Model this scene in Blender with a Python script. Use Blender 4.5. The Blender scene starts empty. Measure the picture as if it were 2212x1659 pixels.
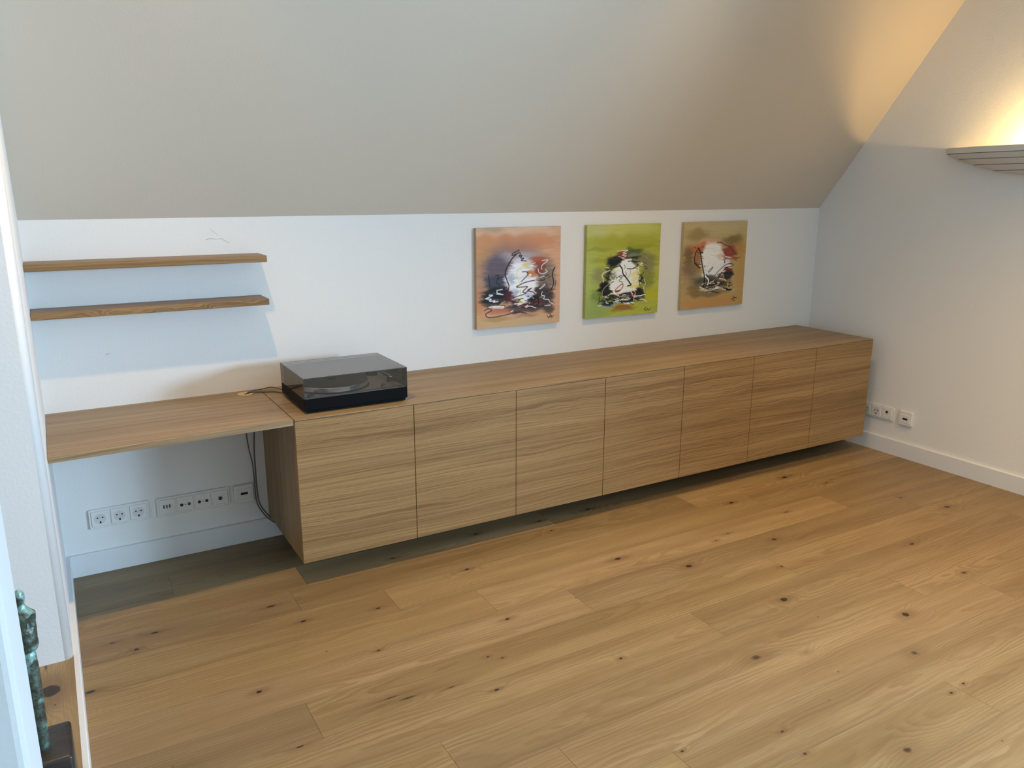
import bpy, bmesh, math, random
import numpy as np
from mathutils import Vector, Matrix, noise as mnoise

random.seed(7)
scene = bpy.context.scene
COL = scene.collection

# ------------------------------------------------------------------ key sizes (metres)
W, ZK, KS = 4.2947, 1.4163, math.tan(0.93205)      # right wall x, knee wall height, roof pitch
XL, XR, DEP, ZB, ZT = 0.8065, 4.1752, 0.5584, 0.1013, 0.6869   # sideboard
HB, TB = 0.0921, 0.0165                            # skirting
ZC = 2.75                                          # flat ceiling
YC = -(ZC - ZK) / KS                               # where slope meets flat ceiling
YR0, YR1 = -5.3, -6.3                              # rear slope
XH = -1.2                                          # hallway side
YP = -0.822                                        # end of the left wall block
YN0, YN1, XN = -2.40, -2.56, -0.007                # near partition end

# ------------------------------------------------------------------ camera
cam_d = bpy.data.cameras.new('camera')
cam = bpy.data.objects.new('camera', cam_d)
COL.objects.link(cam)
R = Vector((0.86460027, -0.50245837, 0.00139896))
U = Vector((0.11831244, 0.20628932, 0.97131194))
B = R.cross(U)
M = Matrix((R, U, B)).transposed().to_4x4()
M.translation = Vector((0.0705, -3.4416, 1.5289))
cam.matrix_world = M
cam_d.sensor_fit = 'HORIZONTAL'
cam_d.sensor_width = 36.0
cam_d.lens = 1720.314 / 2212 * 36.0
cam_d.clip_start = 0.02
scene.camera = cam

# ------------------------------------------------------------------ world, exposure, large lights
world = bpy.data.worlds.new('sky')
scene.world = world
world.use_nodes = True
wn = world.node_tree.nodes['Background']
wn.inputs[0].default_value = (0.62, 0.78, 1.0, 1)
wn.inputs[1].default_value = 0.8
scene.view_settings.view_transform = 'Standard'
scene.view_settings.look = 'None'
scene.view_settings.gamma = 1.0
scene.view_settings.exposure = 0.0
scene.view_settings.use_curve_mapping = False
scene.cycles.use_denoising = True
scene.cycles.adaptive_threshold = 0.06
scene.cycles.max_bounces = 5
scene.cycles.diffuse_bounces = 3
scene.cycles.glossy_bounces = 3
scene.cycles.transparent_max_bounces = 16
scene.cycles.sample_clamp_indirect = 6.0

def light(name, typ, loc, energy, color, aim=None, **kw):
    d = bpy.data.lights.new(name, typ)
    d.energy = energy
    d.color = color
    for k, v in kw.items():
        setattr(d, k, v)
    o = bpy.data.objects.new(name, d)
    COL.objects.link(o)
    o.location = loc
    if aim is not None:
        o.rotation_euler = Vector(aim).to_track_quat('-Z', 'Y').to_euler()
    return o

# daylight entering through the two gable windows of the right wall (right of and behind the camera)
WIN = [(-4.30, -3.60), (-5.10, -4.40)]
WZ0, WZ1 = 0.85, 2.15
for (wy0, wy1) in WIN:
    light('gable_window_daylight', 'AREA', (W - 0.02, (wy0 + wy1) / 2, (WZ0 + WZ1) / 2), 142, (0.485, 0.725, 1.0), (-1, 0, 0),
          shape='RECTANGLE', size=WZ1 - WZ0 - 0.1, size_y=wy1 - wy0 - 0.1, spread=math.radians(140))

# ------------------------------------------------------------------ node helpers
class NT:
    def __init__(s, name):
        s.mat = bpy.data.materials.new(name)
        s.mat.use_nodes = True
        s.t = s.mat.node_tree
        s.bsdf = s.t.nodes['Principled BSDF']
        s.out = s.t.nodes['Material Output']
    def n(s, typ, **kw):
        nd = s.t.nodes.new(typ)
        for k, v in kw.items():
            setattr(nd, k, v)
        return nd
    def put(s, sock, v):
        if hasattr(v, 'is_linked') or hasattr(v, 'links'):
            s.t.links.new(v, sock)
        else:
            sock.default_value = v
    def m(s, op, a, b=0.0, c=None, clamp=False):
        nd = s.n('ShaderNodeMath', operation=op, use_clamp=clamp)
        s.put(nd.inputs[0], a); s.put(nd.inputs[1], b)
        if c is not None:
            s.put(nd.inputs[2], c)
        return nd.outputs[0]
    def comb(s, x, y, z=0.0):
        nd = s.n('ShaderNodeCombineXYZ')
        s.put(nd.inputs[0], x); s.put(nd.inputs[1], y); s.put(nd.inputs[2], z)
        return nd.outputs[0]
    def sep(s, v):
        nd = s.n('ShaderNodeSeparateXYZ'); s.put(nd.inputs[0], v)
        return nd.outputs
    def noise(s, vec, scale=1.0, detail=2.0, rough=0.5, dim='3D'):
        nd = s.n('ShaderNodeTexNoise', noise_dimensions=dim)
        s.put(nd.inputs['Vector'], vec)
        nd.inputs['Scale'].default_value = scale
        nd.inputs['Detail'].default_value = detail
        nd.inputs['Roughness'].default_value = rough
        return nd.outputs[0]
    def smooth(s, v, a, b, lo=0.0, hi=1.0):
        nd = s.n('ShaderNodeMapRange', interpolation_type='SMOOTHSTEP')
        s.put(nd.inputs[0], v)
        nd.inputs[1].default_value = a; nd.inputs[2].default_value = b
        nd.inputs[3].default_value = lo; nd.inputs[4].default_value = hi
        return nd.outputs[0]
    def mix(s, f, a, b, mode='MIX'):
        nd = s.n('ShaderNodeMix', data_type='RGBA', blend_type=mode)
        s.put(nd.inputs[0], f)
        for sock, v in ((nd.inputs[6], a), (nd.inputs[7], b)):
            if isinstance(v, tuple):
                sock.default_value = (*v, 1) if len(v) == 3 else v
            else:
                s.put(sock, v)
        return nd.outputs[2]
    def bump(s, h, strength=0.2, dist=0.001):
        nd = s.n('ShaderNodeBump')
        nd.inputs['Strength'].default_value = strength
        nd.inputs['Distance'].default_value = dist
        s.put(nd.inputs['Height'], h)
        s.t.links.new(nd.outputs[0], s.bsdf.inputs['Normal'])
    def base(s, col, rough=0.5, metal=0.0, spec=None):
        i = s.bsdf.inputs
        if isinstance(col, tuple):
            i['Base Color'].default_value = (*col, 1)
        else:
            s.t.links.new(col, i['Base Color'])
        s.put(i['Roughness'], rough)
        i['Metallic'].default_value = metal
        if spec is not None:
            i['Specular IOR Level'].default_value = spec

def plain(name, col, rough=0.5, metal=0.0, var=0.04, scale=40.0):
    """plain coloured material with a little procedural mottling"""
    t = NT(name)
    tc = t.n('ShaderNodeTexCoord').outputs['Object']
    nz = t.noise(tc, scale, 2)
    dark = tuple(c * (1 - var * 2) for c in col)
    t.base(t.mix(nz, dark, col), rough, metal)
    return t.mat

def plaster(name, col, bump=0.26, scale=120.0):
    t = NT(name)
    pos = t.n('ShaderNodeNewGeometry').outputs['Position']
    t.t.nodes.remove(t.bsdf)
    t.bsdf = t.n('ShaderNodeBsdfDiffuse')
    t.t.links.new(t.bsdf.outputs[0], t.out.inputs[0])
    nz = t.noise(pos, scale, 0)
    t.t.links.new(t.mix(t.noise(pos, 2.2, 0), tuple(c * 0.965 for c in col), col), t.bsdf.inputs['Color'])
    t.bump(nz, bump, 0.0012)
    return t.mat

def knots_into(t, x, y, knots, F, jag, rag=2.4):
    """adds knot rings to field F, returns (F, core mask, halo mask)"""
    core = halo = None
    jf = t.m('MULTIPLY_ADD', jag, rag, 1.0 - rag / 2) if knots else None
    for (kx, ky, r, e, depth) in knots:
        dx = t.m('DIVIDE', t.m('SUBTRACT', x, kx), r * e)
        dy = t.m('DIVIDE', t.m('SUBTRACT', y, ky), r)
        dx2, dy2 = t.m('MULTIPLY', dx, dx), t.m('MULTIPLY', dy, dy)
        d2 = t.m('ADD', dx2, dy2)
        F = t.m('MULTIPLY_ADD', t.m('EXPONENT', t.m('MULTIPLY', d2, -0.10)), min(0.035, r * 2.6), F)
        c = t.m('MULTIPLY', t.m('EXPONENT', t.m('MULTIPLY', t.m('MULTIPLY', d2, jf), -2.0)), depth)
        g = t.m('MULTIPLY', t.m('EXPONENT', t.m('MULTIPLY', t.m('MULTIPLY_ADD', dy2, 2.6, dx2), -0.13)), 0.4 + 0.6 * depth)
        core = c if core is None else t.m('MAXIMUM', core, c)
        halo = g if halo is None else t.m('MAXIMUM', halo, g)
    return F, core, halo

OAK_L, OAK_M, OAK_D = (0.355, 0.248, 0.122), (0.268, 0.174, 0.078), (0.140, 0.079, 0.031)

def floor_oak(name, knots=(), rag=2.4):
    t = NT(name)
    tc = t.n('ShaderNodeTexCoord').outputs['Object']
    ox, oy, oz = t.sep(tc)
    rnd = t.n('ShaderNodeObjectInfo').outputs['Random']
    px = t.m('MULTIPLY_ADD', rnd, 57.0, ox)
    py = t.m('MULTIPLY_ADD', rnd, 23.0, oy)
    low = t.m('SUBTRACT', t.noise(t.comb(t.m('MULTIPLY', px, 0.9), t.m('MULTIPLY', py, 5.0)), 1.0, 1), 0.5)
    wob = t.m('SUBTRACT', t.noise(t.comb(t.m('MULTIPLY', px, 5.0), t.m('MULTIPLY', py, 22.0)), 1.0, 2, 0.6), 0.5)
    yc = t.m('ADD', oy, t.m('MULTIPLY_ADD', rnd, 0.16, -0.08))
    hh = t.m('MULTIPLY_ADD', low, 0.10, 0.05)
    F = t.m('SQRT', t.m('ADD', t.m('MULTIPLY', yc, yc), t.m('MULTIPLY', hh, hh)))
    F = t.m('MULTIPLY_ADD', wob, 0.022, F)
    F = t.m('MULTIPLY_ADD', low, 0.05, F)
    jag = t.noise(t.comb(t.m('MULTIPLY', px, 45.0), t.m('MULTIPLY', py, 70.0)), 1.0, 3) if knots else None
    F, core, halo = knots_into(t, ox, oy, knots, F, jag, rag)
    f = t.m('FRACT', t.m('MULTIPLY', F, 84.0))
    late = t.m('MULTIPLY', t.smooth(f, 0.25, 0.85), t.smooth(f, 0.88, 1.0, 1.0, 0.0))
    fib = t.noise(t.comb(t.m('MULTIPLY', px, 5.0), t.m('MULTIPLY', py, 240.0)), 1.0, 2, 0.6)
    band = t.noise(t.comb(t.m('MULTIPLY', px, 0.7), t.m('MULTIPLY', py, 13.0)), 1.0, 2)
    amp = t.smooth(t.noise(t.comb(t.m('MULTIPLY', px, 1.6), t.m('MULTIPLY', py, 8.0)), 1.0, 1), 0.35, 0.7, 0.10, 0.44)
    fac = t.m('MULTIPLY', late, amp)
    fac = t.m('ADD', fac, t.m('MULTIPLY', t.smooth(fib, 0.35, 0.75), 0.30))
    fac = t.m('ADD', fac, t.m('MULTIPLY', t.smooth(band, 0.32, 0.75), 0.46), clamp=True)
    col = t.mix(fac, OAK_L, OAK_D)
    col = t.mix(t.smooth(fac, 0.0, 0.5), col, t.mix(0.5, col, OAK_M))
    # board to board tone
    r2 = t.m('FRACT', t.m('MULTIPLY', rnd, 7.31))
    tone = t.m('MULTIPLY_ADD', r2, 0.34, 0.80)
    col = t.mix(1.0, col, t.comb(tone, tone, t.m('MULTIPLY', tone, t.m('MULTIPLY_ADD', rnd, 0.12, 0.93))), 'MULTIPLY')
    # tiny pin knots everywhere
    vor = t.n('ShaderNodeTexVoronoi'); vor.inputs['Scale'].default_value = 1.0
    t.put(vor.inputs['Vector'], t.comb(t.m('MULTIPLY', px, 5.0), t.m('MULTIPLY', py, 7.0)))
    pin = t.smooth(vor.outputs['Distance'], 0.012, 0.035, 0.75, 0.0)
    col = t.mix(pin, col, (0.07, 0.04, 0.02))
    if core is not None:
        col = t.mix(t.m('MULTIPLY', t.smooth(halo, 0.15, 1.0), 0.62), col, (0.150, 0.084, 0.036))
        col = t.mix(t.smooth(core, 0.36, 0.66), col, (0.030, 0.019, 0.012))
    t.base(col, t.m('MULTIPLY_ADD', fib, 0.16, 0.36), 0, 0.4)
    return t.mat

def veneer(name, grain='x', freq=170.0, seed=0.0, wav=0.03, tone=1.0, light=None, dark=None):
    """straight-grained oak in world space; grain axis x, y or z; works on every face"""
    t = NT(name)
    pos = t.n('ShaderNodeNewGeometry').outputs['Position']
    X, Y, Z = t.sep(pos)
    if grain == 'x':
        g, a = X, t.m('ADD', Z, t.m('MULTIPLY', Y, -1.0))
    elif grain == 'z':
        g, a = Z, t.m('ADD', Y, X)
    else:
        g, a = Y, t.m('ADD', X, Z)
    g = t.m('ADD', g, seed)
    low = t.m('SUBTRACT', t.noise(t.comb(t.m('MULTIPLY', g, 0.9), t.m('MULTIPLY', a, 4.5), seed), 1.0, 1), 0.5)
    mid = t.m('SUBTRACT', t.noise(t.comb(t.m('MULTIPLY', g, 4.5), t.m('MULTIPLY', a, 16.0), seed + 3), 1.0, 2), 0.5)
    wv = t.smooth(t.noise(t.comb(t.m('MULTIPLY', g, 0.55), t.m('MULTIPLY', a, 6.5), seed + 9), 1.0, 1), 0.45, 0.68)
    F = t.m('MULTIPLY_ADD', low, 0.06, a)
    F = t.m('ADD', F, t.m('MULTIPLY', t.m('MULTIPLY', mid, wav), t.m('MULTIPLY_ADD', wv, 1.3, 0.12)))
    f = t.m('FRACT', t.m('MULTIPLY', F, freq))
    late = t.m('MULTIPLY', t.smooth(f, 0.2, 0.8), t.smooth(f, 0.85, 1.0, 1.0, 0.0))
    fr2 = t.noise(t.comb(t.m('MULTIPLY', g, 1.3), t.m('MULTIPLY', F, 120.0), seed), 1.0, 2, 0.6)
    fib = t.noise(t.comb(t.m('MULTIPLY', g, 9.0), t.m('MULTIPLY', a, 420.0), seed), 1.0, 2, 0.65)
    band = t.noise(t.comb(t.m('MULTIPLY', g, 0.35), t.m('MULTIPLY', F, 14.0), seed + 5), 1.0, 2)
    # medullary flecks
    fl = t.noise(t.comb(t.m('MULTIPLY', g, 55.0), t.m('MULTIPLY', a, 110.0), seed), 1.0, 1)
    flm = t.m('MULTIPLY', t.smooth(fl, 0.6, 0.72), t.smooth(band, 0.5, 0.3, 0.0, 1.0))
    amp = t.m('MULTIPLY_ADD', wv, 0.22, 0.10)
    fac = t.m('MULTIPLY', late, amp)
    fac = t.m('ADD', fac, t.m('MULTIPLY', t.smooth(fr2, 0.32, 0.72), 0.50))
    fac = t.m('ADD', fac, t.m('MULTIPLY', t.smooth(fib, 0.35, 0.75), 0.20))
    fac = t.m('ADD', fac, t.m('MULTIPLY', t.smooth(band, 0.3, 0.72), 0.34), clamp=True)
    L = light or (0.405, 0.252, 0.106)
    D = dark or (0.165, 0.083, 0.027)
    L = tuple(c * tone for c in L); D = tuple(c * tone for c in D)
    col = t.mix(fac, L, D)
    col = t.mix(t.m('MULTIPLY', flm, 0.22), col, (0.48, 0.33, 0.17))
    t.base(col, t.m('MULTIPLY_ADD', fib, 0.15, 0.38), 0, 0.4)
    return t.mat

M_WALL = plaster('wall_plaster', (0.815, 0.805, 0.775))
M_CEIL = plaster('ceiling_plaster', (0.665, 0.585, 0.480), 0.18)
M_SKIRT = plain('white_lacquer', (0.76, 0.765, 0.76), 0.4, 0, 0.01)
M_VEN = veneer('oak_veneer_front', 'x', 130.0, 0.0, 0.030)
M_TOP = veneer('oak_veneer_top', 'x', 130.0, 4.3, 0.02, 1.0, (0.395, 0.285, 0.150), (0.175, 0.104, 0.044))
M_SIDE = veneer('oak_veneer_side', 'z', 120.0, 2.7, 0.03, 0.95)
M_DESK = veneer('oak_desk', 'x', 110.0, 11.3, 0.02, 1.0, (0.385, 0.285, 0.165), (0.185, 0.115, 0.055))
M_SHELF = veneer('oak_shelf', 'x', 150.0, 17.7, 0.10, 0.9)
M_GROM = plain('light_oak_cap', (0.62, 0.47, 0.27), 0.45)
M_PLAST = plain('white_plastic', (0.78, 0.77, 0.73), 0.35, 0, 0.01)
M_SOCK = plain('white_plastic_well', (0.66, 0.655, 0.63), 0.35, 0, 0.02)
M_BLK = plain('black_hole', (0.012, 0.012, 0.013), 0.6)
M_BLACK = plain('black_lacquer', (0.006, 0.0065, 0.0075), 0.5, 0, 0.1)
M_BLACK.node_tree.nodes['Principled BSDF'].inputs['Specular IOR Level'].default_value = 0.06
M_RUB = plain('black_rubber', (0.018, 0.019, 0.021), 0.7)
M_CABLE = plain('grey_cable', (0.10, 0.10, 0.095), 0.5)
M_ALU = plain('brushed_aluminium', (0.72, 0.73, 0.75), 0.26, 1.0)
M_DECK = plain('grey_deck_plate', (0.34, 0.335, 0.32), 0.45, 0.35)
M_KNOB = plain('olive_knob', (0.10, 0.095, 0.045), 0.4)
M_LAMP = plain('white_ceramic', (0.70, 0.68, 0.64), 0.6, 0, 0.01)
M_DKWOOD = None

# ------------------------------------------------------------------ mesh helpers
def obj(name, bm, mat, parent=None, smooth=False, loc=None):
    me = bpy.data.meshes.new(name)
    bm.normal_update()
    bm.to_mesh(me); bm.free()
    if mat:
        me.materials.append(mat)
    if smooth:
        for p in me.polygons:
            p.use_smooth = True
    o = bpy.data.objects.new(name, me)
    COL.objects.link(o)
    if parent is not None:
        o.parent = parent
    if loc is not None:
        o.location = loc
    return o

def thing(name, label, cat, loc=(0, 0, 0), rotz=0.0, group=None):
    o = bpy.data.objects.new(name, None)
    o.empty_display_size = 0.05
    COL.objects.link(o)
    o.location = loc
    o.rotation_euler = (0, 0, rotz)
    tag(o, label, cat, group)
    return o

def tag(o, label, cat, group=None):
    o['label'] = label; o['category'] = cat
    if group:
        o['group'] = group
    return o

def struct(o, label=None):
    o['kind'] = 'structure'
    if label:
        o['label'] = label
    return o

def box(x0, x1, y0, y1, z0, z1, bev=0.0, seg=1, bm=None):
    bm = bm or bmesh.new()
    r = bmesh.ops.create_cube(bm, size=1.0)
    vs = r['verts']
    for v in vs:
        v.co = Vector((x0 + (v.co.x + .5) * (x1 - x0), y0 + (v.co.y + .5) * (y1 - y0), z0 + (v.co.z + .5) * (z1 - z0)))
    if bev > 0:
        es = set()
        for v in vs:
            es.update(v.link_edges)
        bmesh.ops.bevel(bm, geom=list(es), offset=bev, segments=seg, affect='EDGES', profile=0.5)
    return bm

def prism(pts, lo, hi, axis, bm=None, top=None):
    """closed polygon pts (2D) swept along axis from lo to hi"""
    bm = bm or bmesh.new()
    def mk(p, h):
        return {'x': (h, p[0], p[1]), 'y': (p[0], h, p[1]), 'z': (p[0], p[1], h)}[axis]
    a = [bm.verts.new(mk(p, lo)) for p in pts]
    b = [bm.verts.new(mk(p, hi if top is None else top(p))) for p in pts]
    n = len(pts)
    bm.faces.new(a[::-1]); bm.faces.new(b)
    for i in range(n):
        bm.faces.new((a[i], a[(i + 1) % n], b[(i + 1) % n], b[i]))
    bmesh.ops.recalc_face_normals(bm, faces=bm.faces)
    return bm

def loft(rings, bm=None, cap=(True, True), closed=True):
    bm = bm or bmesh.new()
    vr = [[bm.verts.new(p) for p in r] for r in rings]
    for a, b in zip(vr[:-1], vr[1:]):
        n = len(a)
        for i in range(n if closed else n - 1):
            bm.faces.new((a[i], a[(i + 1) % n], b[(i + 1) % n], b[i]))
    if cap[0]:
        bm.faces.new(vr[0][::-1])
    if cap[1]:
        bm.faces.new(vr[-1])
    bmesh.ops.recalc_face_normals(bm, faces=bm.faces)
    return bm

def ring(c, rx, ry, z, n=32, a0=0.0):
    return [(c[0] + rx * math.cos(a0 + 2 * math.pi * i / n), c[1] + ry * math.sin(a0 + 2 * math.pi * i / n), z) for i in range(n)]

def cyl(c, r, z0, z1, n=32, bev=0.0, bm=None):
    if bev:
        return loft([ring(c, r - bev, r - bev, z0, n), ring(c, r, r, z0 + bev, n), ring(c, r, r, z1 - bev, n), ring(c, r - bev, r - bev, z1, n)], bm)
    return loft([ring(c, r, r, z0, n), ring(c, r, r, z1, n)], bm)

def catmull(pts, k=8):
    P = [Vector(p) for p in pts]
    P = [P[0] * 2 - P[1]] + P + [P[-1] * 2 - P[-2]]
    out = []
    for i in range(1, len(P) - 2):
        for j in range(k):
            t = j / k
            a, b, c, d = P[i - 1], P[i], P[i + 1], P[i + 2]
            out.append(0.5 * ((2 * b) + (c - a) * t + (2 * a - 5 * b + 4 * c - d) * t * t + (3 * b - a - 3 * c + d) * t ** 3))
    out.append(P[-2])
    return out

def tube(pts, r, n=8, smooth=True, bm=None):
    pts = catmull(pts) if smooth else [Vector(p) for p in pts]
    rs = r if isinstance(r, (list, tuple)) else [r] * len(pts)
    rings = []
    up = Vector((0.13, 0.21, 0.97)).normalized()
    prev = None
    for i, p in enumerate(pts):
        tng = (pts[min(i + 1, len(pts) - 1)] - pts[max(i - 1, 0)]).normalized()
        if prev is None:
            s = tng.cross(up)
            if s.length < 1e-3:
                s = tng.cross(Vector((1, 0, 0)))
        else:
            s = prev - tng * prev.dot(tng)
        s.normalize(); prev = s
        q = tng.cross(s)
        rings.append([p + (s * math.cos(2 * math.pi * k / n) + q * math.sin(2 * math.pi * k / n)) * rs[i] for k in range(n)])
    return loft(rings, bm)

# ------------------------------------------------------------------ room shell
fl = struct(obj('floor', box(XH - .15, W + .15, YR1 - .15, 0.15, -0.10, -0.0155), plain('screed', (0.05, 0.035, 0.02), 0.9)), 'oak plank floor')
wb = struct(obj('wall_back', prism([(0, -.1), (0.15, -.1), (0.15, ZK + .25), (0, ZK)], XH - .15, W + .15, 'x'), M_WALL), 'white knee wall under the sloped ceiling')
bm = bmesh.new()
ya, yb = YR1 - .15, 0.15
cuts = [(WIN[1][1], WIN[0][0]), (ya, WIN[1][0]), (WIN[0][1], yb)]
for (p, q_) in cuts:
    box(W, W + .2, p, q_, -.1, ZC + .1, bm=bm)
for (p, q_) in WIN:
    box(W, W + .2, p, q_, -.1, WZ0, bm=bm); box(W, W + .2, p, q_, WZ1, ZC + .1, bm=bm)
bmesh.ops.remove_doubles(bm, verts=bm.verts, dist=1e-5)
wr = struct(obj('wall_right', bm, M_WALL), 'white gable wall with wall lamp')
# left wall block with a rounded plaster corner
rad = 0.024
arc = [(-rad + rad * math.cos(a), YP + rad - rad * math.sin(a)) for a in [i * math.pi / 12 for i in range(0, 7)]]
outl = [(0, 0.0)] + arc + [(XH - .15, YP), (XH - .15, 0.0)]
wl = struct(obj('wall_left', prism(outl, -0.0155, 0, 'z', top=lambda p: ZK - KS * p[1]), M_WALL), 'white wall block with rounded corner at the desk end')
for p in wl.data.polygons:
    if abs(p.normal.z) < 0.1 and p.area < 0.2:
        p.use_smooth = True
wp = struct(obj('wall_partition', box(XH, XN, YN1, YN0, 0.0, ZC, 0.010, 3), plaster('partition_shaded_white', (0.52, 0.52, 0.51))), 'near end of white partition wall at the left edge')  # shade put into the colour: white wall darkened against the strong window light
wh = struct(obj('wall_hall', box(XH - .15, XH, YR1 - .15, YP, -.1, ZC + .05), M_WALL), 'hall wall behind the partition')
# sloped ceiling (thick slab) and flat ceiling
tn = 0.12
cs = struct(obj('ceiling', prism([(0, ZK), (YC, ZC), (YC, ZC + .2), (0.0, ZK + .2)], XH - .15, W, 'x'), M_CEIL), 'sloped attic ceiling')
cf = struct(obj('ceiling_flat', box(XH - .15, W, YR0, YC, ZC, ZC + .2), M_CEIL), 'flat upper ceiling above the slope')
# rear slope and knee wall (behind the camera)
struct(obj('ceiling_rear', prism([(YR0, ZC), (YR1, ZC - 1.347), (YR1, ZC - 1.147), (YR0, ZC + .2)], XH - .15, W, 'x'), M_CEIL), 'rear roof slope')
struct(obj('wall_rear', box(XH - .15, W, YR1 - .15, YR1, -.1, 1.42), M_WALL), 'rear knee wall')
tg = NT('window_glass')
tg.base((1, 1, 1), 0.0)
tg.bsdf.inputs['Transmission Weight'].default_value = 1.0
for i, (wy0, wy1) in enumerate(WIN):
    bm = bmesh.new()
    fx0, fx1 = W + .05, W + .11
    box(fx0, fx1, wy0, wy0 + .06, WZ0, WZ1, bm=bm); box(fx0, fx1, wy1 - .06, wy1, WZ0, WZ1, bm=bm)
    box(fx0, fx1, wy0 + .06, wy1 - .06, WZ0, WZ0 + .06, bm=bm); box(fx0, fx1, wy0 + .06, wy1 - .06, WZ1 - .06, WZ1, bm=bm)
    wd = struct(obj('window_%d' % (i + 1), bm, M_SKIRT), 'gable window right of the camera')
    obj('pane', box(W + .075, W + .085, wy0 + .06, wy1 - .06, WZ0 + .06, WZ1 - .06), tg.mat, wd)

# skirting
def skirt(name, pts_profile, lo, hi, axis):
    return struct(obj(name, prism(pts_profile, lo, hi, axis), M_SKIRT))
b = 0.003
skirt('baseboard_back', [(0, 0), (-TB, 0), (-TB, HB - b), (-TB + b, HB), (0, HB)], TB, W - TB, 'x')
skirt('baseboard_right', [(W, 0), (W - TB, 0), (W - TB, HB - b), (W - TB + b, HB), (W, HB)], YR1, 0.0, 'y')
skirt('baseboard_left', [(0, 0), (TB, 0), (TB, HB - b), (TB - b, HB), (0, HB)], YN0, 0.0, 'y')

# hairline crack and a scuff in the plaster of the back wall
def ribbon(pts, w, y):
    bm = bmesh.new(); vs = []
    for i, p in enumerate(pts):
        ww = w * (0.7 + 0.3 * math.sin(1.3 * i + .6))
        vs.append((bm.verts.new((p[0], y, p[1] - ww)), bm.verts.new((p[0], y, p[1] + ww))))
    for a, c in zip(vs[:-1], vs[1:]):
        bm.faces.new((a[0], c[0], c[1], a[1]))
    return bm
bm = ribbon([(.640, 1.328), (.655, 1.332), (.670, 1.331), (.684, 1.329), (.694, 1.331), (.704, 1.330), (.712, 1.323), (.724, 1.317), (.733, 1.314)], .0011, -.0006)
bm2 = ribbon([(.662, 1.372), (.668, 1.364), (.676, 1.357), (.684, 1.350), (.690, 1.343)], .0009, -.0006)
me_t = bpy.data.meshes.new('t'); bm2.to_mesh(me_t); bm2.free(); bm.from_mesh(me_t)
obj('plaster_crack', bm, plain('crack_grey', (0.42, 0.41, 0.40), 0.9), wb)
obj('scuff', ribbon([(.231, .897), (.236, .899), (.242, .898), (.248, .899)], .0022, -.0006), plain('scuff_grey', (0.56, 0.57, 0.58), 0.9), wb)

# ------------------------------------------------------------------ floor boards
PW = 0.1828
def plank(x0, x1, y0, y1, mat, along='x', zt=0.0, par=None):
    L, Wd = (x1 - x0, y1 - y0) if along == 'x' else (y1 - y0, x1 - x0)
    c = ((x0 + x1) / 2, (y0 + y1) / 2, zt)
    g, ch = 0.0004, 0.0002
    hx, hy = L / 2 - g, Wd / 2 - g
    bm = bmesh.new()
    lv = [(-0.015, 0), (-ch, 0), (0, ch)]
    rings = [[(-hx + i, -hy + i, z), (hx - i, -hy + i, z), (hx - i, hy - i, z), (-hx + i, hy - i, z)] for z, i in lv]
    loft(rings, bm)
    o = obj('floor_board', bm, mat, par or fl)
    o.location = c
    if along == 'y':
        o.rotation_euler = (0, 0, math.pi / 2)
    return o

KN = [ # x, y, radius, elongation, darkness
 (2.6731, -1.8732, .020, 1.25, 1.0), (2.3687, -1.5707, .019, 1.3, 1.0), (1.9783, -1.7950, .034, 1.3, .60),
 (2.0291, -.9742, .017, 1.8, .8), (2.2433, -1.177, .018, 1.5, .95), (1.5821, -1.5713, .0085, 1.1, 1.0),
 (1.1377, -1.514, .008, 2.0, .95), (.8782, -1.4126, .010, 8.0, .62), (.835, -1.385, .007, 10.0, .62), (1.02, -1.43, .008, 4.0, .6),
 (.4898, -1.1502, .012, 1.5, .8), (1.3779, -1.1624, .012, 1.8, .72), (.8961, -1.1204, .008, 1.6, .9),
 (.7267, -.8046, .010, 1.9, .95), (.9947, -.853, .010, 1.9, .8), (.651, -.6386, .013, 2.6, .75),
 (.1828, -.7015, .011, 1.3, .95), (.2479, -.6177, .010, 2.6, .85), (.115, -.6161, .009, 2.4, .7), (.205, -.605, .007, 2.2, .5),
 (1.4265, -.7391, .010, 1.9, .95), (1.37, -.745, .007, 2.0, .5), (2.2328, -.4681, .014, 1.7, .95),
 (3.4257, -.6397, .018, 1.5, .9), (3.48, -.635, .010, 1.5, .7), (2.904, -.7589, .014, 1.7, .95), (2.4663, -2.0444, .026, 1.2, .6),
 (2.7563, -1.1701, .016, 1.8, .75), (.5299, -1.464, .012, 2.4, .7), (3.7945, -1.3347, .016, 1.9, .9), (3.2501, -1.5106, .013, 2.2, .8),
 (3.7046, -1.1421, .014, 1.7, .75), (2.5818, -1.3725, .010, 1.6, .9), (3.1844, -1.7873, .011, 1.3, 1.0), (2.0015, -2.3334, .024, 1.6, .62),
 (1.7593, -2.1024, .007, 1.6, .9), (.0325, -.8883, .013, 2.0, .9), (3.5526, -.8107, .012, 2.0, .7), (3.62, -.79, .009, 2.0, .6),
 (1.95, -.47, .012, 2.4, .8), (1.62, -.45, .014, 1.7, .85), (1.94, -.59, .008, 1.5, .9), (1.20, -.49, .009, 2.0, .9),
 (1.45, -2.02, .006, 1.2, .9), (2.62, -1.02, .008, 2.4, .7), (2.52, -1.05, .007, 2.0, .7), (2.15, -1.86, .012, 1.5, .5),
 (2.36, -2.24, .008, 1.3, .9), (2.44, -2.23, .007, 1.3, .8), (1.74, -2.2, .008, 1.3, .9), (3.05, -.98, .010, 2.0, .75), (1.2, -1.34, .006, 1.5, .85), (1.24, -1.37, .006, 1.5, .85),
]
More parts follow.
